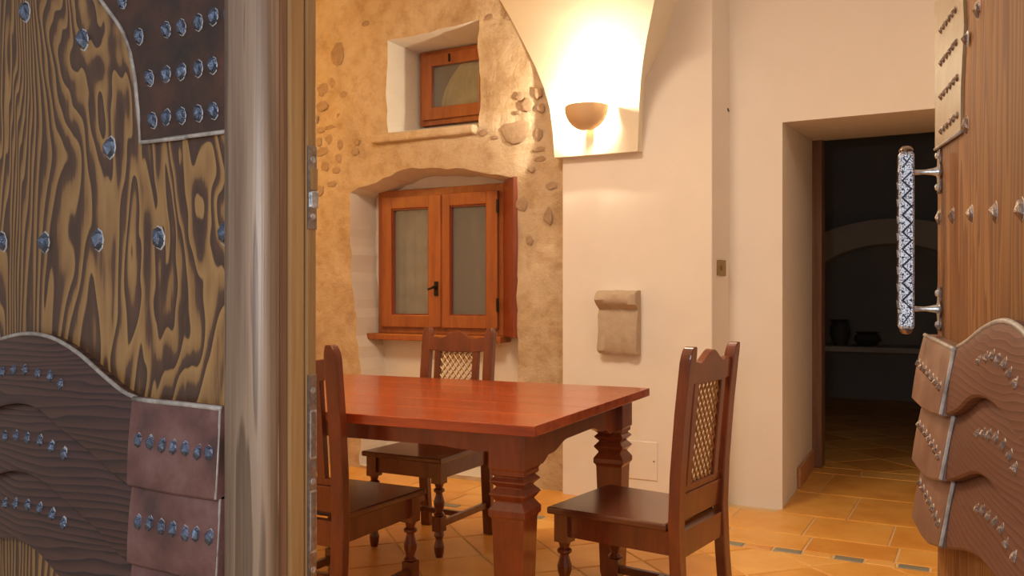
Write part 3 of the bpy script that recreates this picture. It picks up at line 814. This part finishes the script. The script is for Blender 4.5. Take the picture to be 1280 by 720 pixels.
# right chair: rear posts seen at x=850 and x=915, facing the table end
m_, f = rear_mid(Vector((-0.857, 2.72, 0)), Vector((-0.807, 3.147, 0)))
loc = m_ + f*0.205 + Vector((-0.0326, -0.0176, 0)); rz_ = math.atan2(-f.x, f.y)
ch = make_chair('carved wooden dining chair at the right end of the table, turned left', (loc.x, loc.y, 0), rz_)
c2_ = copy_tree(ch); c2_.location = (-2.565+0.43/2+0.245, 2.535, 0); c2_.rotation_euler = (0, 0, math.radians(1)); c2_['label'] = 'dining chair on the near side of the table, partly hidden by the left door'
c3_ = copy_tree(ch); c3_.location = (-2.385, 3.57, 0); c3_.rotation_euler = (0, 0, PI); c3_['label'] = 'dining chair behind the table, below the large window, facing the camera'

# ------------------------------------------------------------------ door leaves
def leaf(name, label, loc, rz):
    t = struct(thing(name, label, None, loc, rz)); return t
LA = leaf('door_1', 'closed left door leaf of figured dark chestnut with iron studs', (-1.59, 0.80, 0), 0.0)
hd = Vector((0.175, -0.985, 0)).normalized()
LB = leaf('door_2', 'open right door leaf of orange-brown chestnut with tall iron pull', (0.070, 0.859, 0), math.atan2(hd.y, hd.x))
def on_leaf(t, px, py, d=0.0):
    Rm = Matrix.Rotation(-t.rotation_euler.z, 3, 'Z'); o = Rm @ (Vector((0, 0, H)) - Vector(t.location)); dr = Rm @ ray(px, py)
    s = (-d - o.y)/dr.y; p = o + dr*s; return p.x, p.z
def smooth_curve(pts, n, x0=None, x1=None):
    pts = sorted(pts); xs = np.array([p[0] for p in pts]); zs = np.array([p[1] for p in pts])
    X = np.linspace(xs[0] if x0 is None else x0, xs[-1] if x1 is None else x1, n)
    # catmull style cubic through the points
    m = np.gradient(zs, xs); out = []
    for x in X:
        if x <= xs[0]: out.append(zs[0]+m[0]*(x-xs[0])); continue
        if x >= xs[-1]: out.append(zs[-1]+m[-1]*(x-xs[-1])); continue
        i = int(np.searchsorted(xs, x)-1); i = max(0, i); h = xs[i+1]-xs[i]; t = (x-xs[i])/h
        out.append((2*t**3-3*t**2+1)*zs[i]+(t**3-2*t**2+t)*h*m[i]+(-2*t**3+3*t**2)*zs[i+1]+(t**3-t**2)*h*m[i+1])
    return list(X), [float(v) for v in out]
RELIEF = {}
def surf(o, x, z):
    X, Zt, Zb, a, b = RELIEF[o.name]; zt, zb = float(np.interp(x, X, Zt)), float(np.interp(x, X, Zb))
    return a + (b-a)*min(1, max(0, (zt-z)/max(1e-4, zt-zb))) + 0.0008
def relief(t, top, bot, x0, x1, dtop, dbot, mat, name, n=40, dproj=0.02, chamfer=0.005, side=None):
    """raised board between two curves, thicker towards its lower edge"""
    T_ = [on_leaf(t, px, py, dproj) for px, py in top]; B_ = [on_leaf(t, px, py, dproj) for px, py in bot]
    X, Zt = smooth_curve(T_, n, x0, x1); _, Zb = smooth_curve(B_, n, x0, x1)
    vs = []; K = 6
    for x, zt_, zb_ in zip(X, Zt, Zb):
        col_ = [(x, 0.0, zt_), (x, -(dtop-chamfer*0.7), zt_)]
        zb2 = min(zb_, zt_-0.01)
        for k in range(K+1):
            f = k/K; zz = (zt_-chamfer)*(1-f) + (zb2+chamfer*0.6)*f
            bulge = math.sin(f*PI)*0.002
            col_.append((x, -(dtop+(dbot-dtop)*f+bulge), zz))
        col_ += [(x, -(dbot-chamfer*0.5), zb2), (x, 0.0, zb2)]
        vs += col_
    m_ = K+5; fs = []
    for i in range(n-1):
        for j in range(m_-1): fs.append((i*m_+j, i*m_+j+1, (i+1)*m_+j+1, (i+1)*m_+j))
    fs.append(tuple(range(m_))); fs.append(tuple(range(n*m_-1, (n-1)*m_-1, -1)))
    mb = MB(); mb.add(vs, fs); o = mb.build(name, mat, t, smooth=28); RELIEF[o.name] = (X, Zt, Zb, dtop, dbot)
    return o, (X, Zt, Zb)
def rim(t, X, Z, d, r, mat, name='worn_rim'):
    mb = MB(); mb.tube([(x, -d, z) for x, z in zip(X, Z)], r, 6); return mb.build(name, mat, t, smooth=True)
# stud meshes: irregular faceted iron pyramids
def stud_mesh(k, mat):
    rnd = random.Random(k); n = 6; vs = []
    for i in range(n):
        a = 2*PI*i/n+PI/2; e = 1+rnd.uniform(-0.12, 0.12); vs.append((0.5*math.cos(a)*e, 0, 0.5*math.sin(a)*e*1.12))
    for i in range(n):
        a = 2*PI*i/n+PI/2+0.2; e = 0.72+rnd.uniform(-0.1, 0.12); vs.append((0.5*math.cos(a)*e, -0.36-rnd.uniform(0, 0.10), 0.5*math.sin(a)*e))
    vs.append((rnd.uniform(-0.06, 0.06), -0.72, rnd.uniform(-0.12, 0.12)))
    fs = [(i, (i+1) % n, n+(i+1) % n, n+i) for i in range(n)] + [(n+i, n+(i+1) % n, 2*n) for i in range(n)]
    nb_ = len(vs); vs = vs + [(0.60*math.cos(2*PI*i/8), 0.0, 0.66*math.sin(2*PI*i/8)) for i in range(8)] + [(0.46*math.cos(2*PI*i/8), -0.12, 0.5*math.sin(2*PI*i/8)) for i in range(8)]
    nf_ = len(fs); fs = fs + [(nb_+i, nb_+(i+1) % 8, nb_+8+(i+1) % 8, nb_+8+i) for i in range(8)]
    mb = MB(); mb.add(vs, fs); me = mb.mesh('stud', mat); me.materials.append(M['collar'])
    for p in me.polygons[nf_:]: p.material_index = 1
    return me
SM = {'b': [stud_mesh(k, M['iron']) for k in range(6)], 'r': [stud_mesh(k+10, M['iron_brown']) for k in range(6)]}
cnt = [0]
def stud(t, parent, px, py, d, wd, ht, kind, proj=None):
    x, z = on_leaf(t, px, py, d+0.004); cnt[0] += 1
    if parent.name in RELIEF: d = surf(parent, x, z)
    o = link('stud', SM[kind][cnt[0] % 6], parent); o.location = (x, -d+0.0012, z)
    o.scale = (wd, proj or wd*0.85, ht); o.rotation_euler = (0, random.uniform(-0.25, 0.25), 0)
    return o

# --- left leaf
t = LA; pz = 2.32
mb = MB(); mb.box((0.0, 0.0, 0.015), (0.79, 0.066, pz)); mb.build('panel', M['door_left'], t)
mb = MB(); n_ = 18; poly = [(0.757+0.037*1.0*math.cos(PI*k/n_)*1.0+0.036, -0.031*math.sin(PI*k/n_)) for k in range(n_+1)]
poly = [(0.7935+0.0375*math.cos(PI*k/n_), -0.030*math.sin(PI*k/n_)**0.8) for k in range(n_+1)]
poly = [(0.831, 0.004)] + poly + [(0.756, 0.004)]
mb.prism(poly, 0.012, pz, 'z'); mb.build('batten', M['batten'], t, smooth=40)
ex = 0.8305
mb = MB(); mb.box((0.80, 0.004, 0.015), (ex-0.004, 0.024, pz)); mb.build('edge_strip', M['edge_dark'], t, bevel=0.002)
mb = MB(); mb.box((0.79, 0.0245, 0.015), (ex-0.001, 0.052, pz)); mb.build('edge_strip', M['edge_wood'], t, bevel=0.003)
mb = MB(); mb.box((0.79, 0.0525, 0.015), (ex-0.006, 0.056, pz)); mb.build('edge_groove', M['edge_dark'], t)
mb = MB(); mb.box((0.79, 0.0562, 0.015), (ex-0.001, 0.0735, pz)); mb.build('lock_stile', M['edge_wood'], t, bevel=0.002)
def edge_z(py, y=0.865): # height on the leaf edge seen at row py (column 387)
    d_ = ray(387, py); s = y/d_.y; return H + d_.z*s
def lock_plate(name, y0, y1, items):
    z0, z1 = edge_z(y1), edge_z(y0); lp_ = MB(); lp_.box((ex-0.0015, 0.0565, z0), (ex+0.0012, 0.0720, z1)); P = lp_.build(name, M['steel'], t, bevel=0.0006)
    for kind, a, b in items:
        za, zb = edge_z(b), edge_z(a)
        if kind == 'screw':
            mb = MB(); mb.lathe([(0.0045, 0), (0.0040, 0.0012), (0.001, 0.0016)], 10, T((ex+0.0010, 0.0645, (za+zb)/2)) @ R(PI/2, 'Y')); s_ = mb.build('screw', M['pewter'], P, smooth=30)
        elif kind == 'hole':
            mb = MB(); mb.lathe([(0.0040, 0), (0.0046, 0.0008), (0.0034, 0.0012), (0.0030, 0.0004)], 10, T((ex+0.0009, 0.0645, (za+zb)/2)) @ R(PI/2, 'Y')); mb.build('keyhole_ring', M['steel'], P)
        elif kind == 'wood':
            mb = MB(); mb.box((ex, 0.060, za), (ex+0.0022, 0.0725, zb)); mb.build('bolt_recess', M['edge_wood'], P)
        elif kind == 'bolt':
            mb = MB(); mb.box((ex, 0.059, za), (ex+0.005, 0.0722, zb)); mb.build('latch_bolt', M['pewter'], P, bevel=0.002)
        elif kind == 'slot':
            mb = MB(); mb.box((ex, 0.0590, za), (ex+0.0020, 0.0712, zb)); mb.build('strike_lip', M['pewter'], P, bevel=0.0008)
            mb = MB(); mb.box((ex+0.001, 0.0600, za+0.003), (ex+0.0024, 0.0695, zb-0.003)); mb.build('strike_slot', M['steel'], P)
lock_plate('latch_plate', 183, 287, [('screw', 196, 204), ('wood', 211, 238), ('bolt', 239, 261), ('screw', 267, 275)])
lock_plate('lock_plate', 468, 760, [('screw', 483, 492), ('hole', 496, 506), ('slot', 512, 573), ('hole', 576, 584), ('screw', 596, 606), ('slot', 612, 690), ('screw', 706, 716)])
for px, py in ((29,14),(101,49),(135,184),(0,302),(53,303),(120,300),(196,297),(279,292)): stud(t, t, px, py, 0.0, 0.022, 0.030, 'b')
# upper plate with curved edge
cur = [(112,-40),(125,-2),(136,14),(146,27),(155,42),(163,66),(169,98),(173,140),(176,178)]
bot = [(176,178),(232,171.5),(290,163.5)]
dp = 0.006
pl = [on_leaf(t, a, b, dp) for a, b in cur] + [on_leaf(t, a, b, dp) for a, b in bot[1:]]
xr = 0.756; outline = pl[:-1] + [(xr, pl[-1][1]), (xr, pl[0][1]+0.25), (pl[0][0]-0.06, pl[0][1]+0.25)]
mb = MB(); mb.prism(outline, -dp, 0.0, 'y'); plate = mb.build('upper_plate', M['plate_top'], t)
mb = MB(); mb.tube([(a, -dp, b) for a, b in pl[:-1]], 0.0030, 8); mb.tube([(pl[-3][0], -dp, pl[-3][1]), (xr, -dp, pl[-1][1])], 0.0028, 8); mb.build('rolled_edge', M['rim'], plate, smooth=True)
for r_ in ([(150,0),(171,45),(205,36),(224,33),(245,27),(264,20),(283,17)], [(184,97),(205,92),(224,89),(245,85),(263,81),(284,77)], [(188,150),(205,146),(224,144),(245,141),(264,138),(285,133)]):
    for px, py in r_: stud(t, plate, px, py, dp, 0.0165, 0.0225, 'b')
# overlapping waved boards and bent plates
xj = on_leaf(t, 165, 500, 0.02)[0]
top1 = [(-130,520),(-70,470),(0,422),(30,416.5),(55,420),(90,439),(130,474),(150,490),(170,498.5)]
b1 = [(-130,540),(-60,528),(0,508),(27,504),(49,511),(80,538),(111,562),(147,595),(167,609)]
b2 = [(-130,640),(-60,612),(0,592),(18,588),(44,595),(89,631),(124,662),(151,693),(172,711)]
b3 = [(-130,720),(-60,690),(0,672),(27,675),(49,689),(80,724),(111,755),(147,785),(167,800)]
sh = lambda c, dy: [(x, y-dy) for x, y in c]
st1 = [(2,466),(16,463),(30,463),(46,467),(61,471),(74,480)]; st2 = [(4,547),(18,546),(32,549),(47,552),(61,560),(76,569)]; st3 = [(4,631),(17,631),(32,633),(46,637),(61,645),(75,656)]
for i, (tp, bt, st) in enumerate(((top1, b1, st1), (sh(b1, 3), b2, st2), (sh(b2, 3), b3, st3))):
    o, (X, Zt, Zb) = relief(t, tp, bt, 0.02, xj, 0.013 if i else 0.016, 0.025, M['board_left'], 'waved_board')
    if i == 0: rim(o, X, [z-0.001 for z in Zt], 0.0135, 0.0032, M['rim'])
    for px, py in st: stud(t, o, px, py, 0.020, 0.0130, 0.0185, 'b')
pt = [(150,495),(170,498.5),(230,505),(290,512)]; pb1 = [(150,603),(165,606),(215,616),(290,627)]; pb2 = [(150,698),(165,703),(215,715),(290,738)]; pb3 = [(150,800),(290,838)]
s1 = [(171,552),(186,554),(201,558),(215,560),(230,562),(246,566),(260,568)]; s2 = [(171,654),(185,656),(200,660),(214,663),(230,668),(243,670),(260,673)]
for i, (tp, bt, st) in enumerate(((pt, pb1, s1), (sh(pb1, 3), pb2, s2), (sh(pb2, 3), pb3, []))):
    o, (X, Zt, Zb) = relief(t, tp, bt, xj, 0.756, 0.020, 0.028, M['plate_low'], 'bent_plate', n=8)
    if i == 0: rim(o, X, [z-0.001 for z in Zt], 0.0175, 0.0036, M['rim'])
    mb = MB(); mb.tube([(0.7555, -0.0195, Zt[-1]-0.002), (0.7555, -0.027, Zb[-1]+0.002)], 0.0016, 6); mb.build('worn_rim', M['rim'], o)
    for px, py in st: stud(t, o, px, py, 0.024, 0.0155, 0.0220, 'b')

# --- right leaf
t = LB; xe = on_leaf(t, 1172, 300, 0.0)[0]
mb = MB(); mb.box((xe, 0.0, 0.015), (0.0, 0.05, pz)); mb.build('panel', M['door_right'], t, bevel=0.002)
for px, py in ((1171.5,272),(1188,270),(1211,268),(1240,265),(1272,262),(1205,157),(1219,12)): stud(t, t, px, py, 0.0, 0.024, 0.026, 'r', 0.013)
dp = 0.004
ur = [(1176,-60),(1199,-60),(1203,-20),(1205,30),(1203,70),(1201,110),(1200.5,165),(1174,181)]
pl = [on_leaf(t, a, b, dp) for a, b in ur]; pl[0] = (xe, pl[0][1]); pl[-1] = (xe, pl[-1][1])
mb = MB(); mb.prism(pl, -dp, 0.0, 'y'); plate = mb.build('upper_plate', M['plate_gold'], t)
mb = MB(); mb.tube([(a, -dp, b) for a, b in pl[-2:]], 0.0026, 8); mb.build('rolled_edge', M['rim'], plate, smooth=True)
for (ax, ay), (bx, by) in (((1177,38),(1195,12)), ((1177,79),(1196,53)), ((1177,121),(1197,97)), ((1177,164),(1197,144))):
    xa2, za2 = on_leaf(t, ax, ay, dp); xb2, zb2 = on_leaf(t, bx, by, dp)
    for k in range(6):
        cnt[0] += 1; o = link('stud', SM['r'][cnt[0] % 6], plate); f = k/5
        o.location = (xa2+(xb2-xa2)*f, -dp+0.001, za2+(zb2-za2)*f); o.scale = (0.013, 0.009, 0.013)
stud(t, plate, 1204, 49, dp, 0.014, 0.017, 'r')
D_ = 0.030
xj = on_leaf(t, 1183, 500, D_)[0]
top1 = [(1181,436),(1187,433),(1200,425),(1215,412),(1232,402),(1247,400.5),(1262,409),(1280,430),(1310,470),(1345,500)]
b1 = [(1179,520),(1190,519),(1203,513),(1218,499),(1233,497),(1246,504),(1262,520),(1280,548),(1310,590),(1345,615)]
b2 = [(1179,601),(1195,601),(1210,596),(1225,592),(1237,597),(1250,610),(1280,658),(1310,710),(1345,750)]
b3 = [(1165,680),(1180,684),(1195,687),(1215,690),(1232,700),(1245,714),(1280,760),(1310,800),(1345,840)]
st1 = [(1221,452),(1229,448),(1236.5,446),(1244,451),(1251.5,456),(1258.5,468),(1266,480.5)]
st2 = [(1219,543),(1226,543),(1233,545),(1241,548),(1250,558),(1258,571),(1265,587)]
st3 = [(1218,637),(1225,639),(1232,646),(1240,654),(1248,663),(1255,681),(1265,697)]
for i, (tp, bt, st) in enumerate(((top1, b1, st1), (sh(b1, 3), b2, st2), (sh(b2, 3), b3, st3))):
    o, (X, Zt, Zb) = relief(t, tp, bt, xj, -0.02, 0.018, 0.031, M['board_right'], 'waved_board', dproj=0.025)
    if i == 0: rim(o, X, [z-0.001 for z in Zt], 0.0155, 0.0034, M['rim'])
    for px, py in st: stud(t, o, px, py, 0.025, 0.0125, 0.0150, 'r', 0.010)
pt = [(1155,421.5),(1168,428),(1183,436)]; pb1 = [(1144,496),(1167,515),(1181,519.5)]; pb2 = [(1144,572),(1167,598),(1181,601)]; pb3 = [(1148,650),(1165,678),(1183,685)]
for i, (tp, bt, (sa_, sb_)) in enumerate(((pt, pb1, ((1149,456),(1166,478))), (sh(pb1, 3), pb2, ((1147,531),(1166,560))), (sh(pb2, 3), pb3, ((1147,604),(1166,640))))):
    o, (X, Zt, Zb) = relief(t, tp, bt, xe, xj, 0.022, 0.040, M['plate_low_right'], 'bent_plate', n=8, dproj=0.03)
    if i == 0: rim(o, X, [z-0.001 for z in Zt], 0.0195, 0.0036, M['rim'])
    mb = MB(); mb.tube([(xj, -0.021, Zt[-1]-0.002), (xj, -0.037, Zb[-1]+0.002)], 0.0028, 6); mb.build('worn_rim', M['rim'], o)
    xa2, za2 = on_leaf(t, *sa_, 0.034); xb2, zb2 = on_leaf(t, *sb_, 0.034)
    xa2 = xe+0.025; xb2 = xj-0.025
    for k in range(7):
        cnt[0] += 1; s_ = link('stud', SM['r'][cnt[0] % 6], o); f = k/6
        s_.location = (xa2+(xb2-xa2)*f, -surf(o, xa2+(xb2-xa2)*f, za2+(zb2-za2)*f)+0.0005, za2+(zb2-za2)*f); s_.scale = (0.013, 0.011, 0.014)
# pull handle
hx_, zt_ = on_leaf(t, 1176, 216, 0.0); _, zb_ = on_leaf(t, 1176, 387, 0.0)
def bar_d(px):
    lo_, hi_ = 0.0, 0.2
    for _ in range(40):
        m2 = (lo_+hi_)/2
        Rm = Matrix.Rotation(t.rotation_euler.z, 3, 'Z'); P = Rm @ Vector((hx_, -m2, 0)) + Vector(t.location)
        xx = 640 + F*P.dot(RT)/P.dot(FW)
        if xx > px: lo_ = m2
        else: hi_ = m2
    return m2
bd = bar_d(1132.5)
Rm = Matrix.Rotation(t.rotation_euler.z, 3, 'Z'); Pw = Rm @ Vector((hx_, -bd, 0)) + Vector(t.location); dz_ = Pw.dot(FW)
hz = lambda py: H + (HORIZON-py)/F*dz_
hnd = thing('pull_handle', None, None); hnd.parent = t; hnd.location = (hx_, -bd, hz(412)); hnd['label'] = 'tall bright pewter pull bar with engraved zigzag'
for k in ('label',): pass
HL = hz(190)-hz(412); hwid = 0.0118
mb = MB(); mb.lathe([(hwid*q2*0.8, 0), (hwid*q2, 0.006), (hwid*q2, HL-0.006), (hwid*q2*0.8, HL)], 4, rot=PI/4); bar = mb.build('grip_bar', M['hammered'], hnd, bevel=0.003)
mb = MB(); nz_ = 8; z0_, z1_ = 0.035, HL-0.035
for face in range(2):
    Mf = R(-PI/2*0) if face == 0 else R(PI/2)
    pts = []
    for k in range(2*nz_+1):
        pts.append(((-0.0068 if k % 2 else 0.0068), -hwid-0.0001, z0_+(z1_-z0_)*k/(2*nz_)))
    mb.tube(pts, 0.0023, 5, Mf)
    for k in range(2*nz_):
        zc_ = z0_+(z1_-z0_)*(k+1)/(2*nz_); xx = (0.0062 if k % 2 == 0 else -0.0062)
        mb.lathe([(0.0021, 0), (0.0021, 0.001)], 7, Mf @ T((xx*1.0, -hwid+0.0004, zc_)) @ R(PI/2, 'X'))
    for zc_ in (0.018, HL-0.018):
        mb.tube([(-0.007, -hwid, zc_-0.010), (0.007, -hwid, zc_+0.010)], 0.0013, 5, Mf); mb.tube([(-0.006, -hwid, zc_+0.008), (0.0, -hwid, zc_)], 0.0013, 5, Mf)
mb.build('zigzag_inlay', M['engrave'], hnd)
mb = MB(); mb.lathe([(0.009, HL-0.002), (0.012, HL+0.003), (0.007, HL+0.009), (0.001, HL+0.010)], 10); mb.lathe([(0.001, -0.008), (0.008, -0.006), (0.011, 0.0)], 10); mb.build('end_cap', M['iron_brown'], hnd, smooth=50)
for py in (216, 386):
    zz = hz(py)-hz(412)
    mb = MB(); mb.lathe([(0.0075, 0), (0.0045, 0.012), (0.0038, bd*0.55), (0.006, bd-0.012), (0.009, bd)], 10, T((0, 0, zz)) @ R(-PI/2, 'X')); mb.build('stem', M['pewter'], hnd, smooth=40)
    # scrolled mounting plate
    out = []
    for k in range(48):
        a = 2*PI*k/48; r_ = 0.034*(1+0.22*math.cos(6*a)); out.append((r_*0.55*math.cos(a), zz+r_*math.sin(a)))
    mb = MB(); mb.prism(out, bd-0.004, bd, 'y'); mp_ = mb.build('mounting_plate', M['iron_brown'], hnd, bevel=0.001)
    for s in (-1, 1):
        mb = MB(); mb.lathe([(0.006, 0), (0.0045, 0.004), (0.001, 0.005)], 8, T((0, bd-0.004, zz+s*0.026)) @ R(PI/2, 'X')); mb.build('screw', M['pewter'], mp_)
# the metadata of grouping Empties that are parts must not carry a category
for o in bpy.data.objects:
    if o.parent is not None and 'category' in o: del o['category']
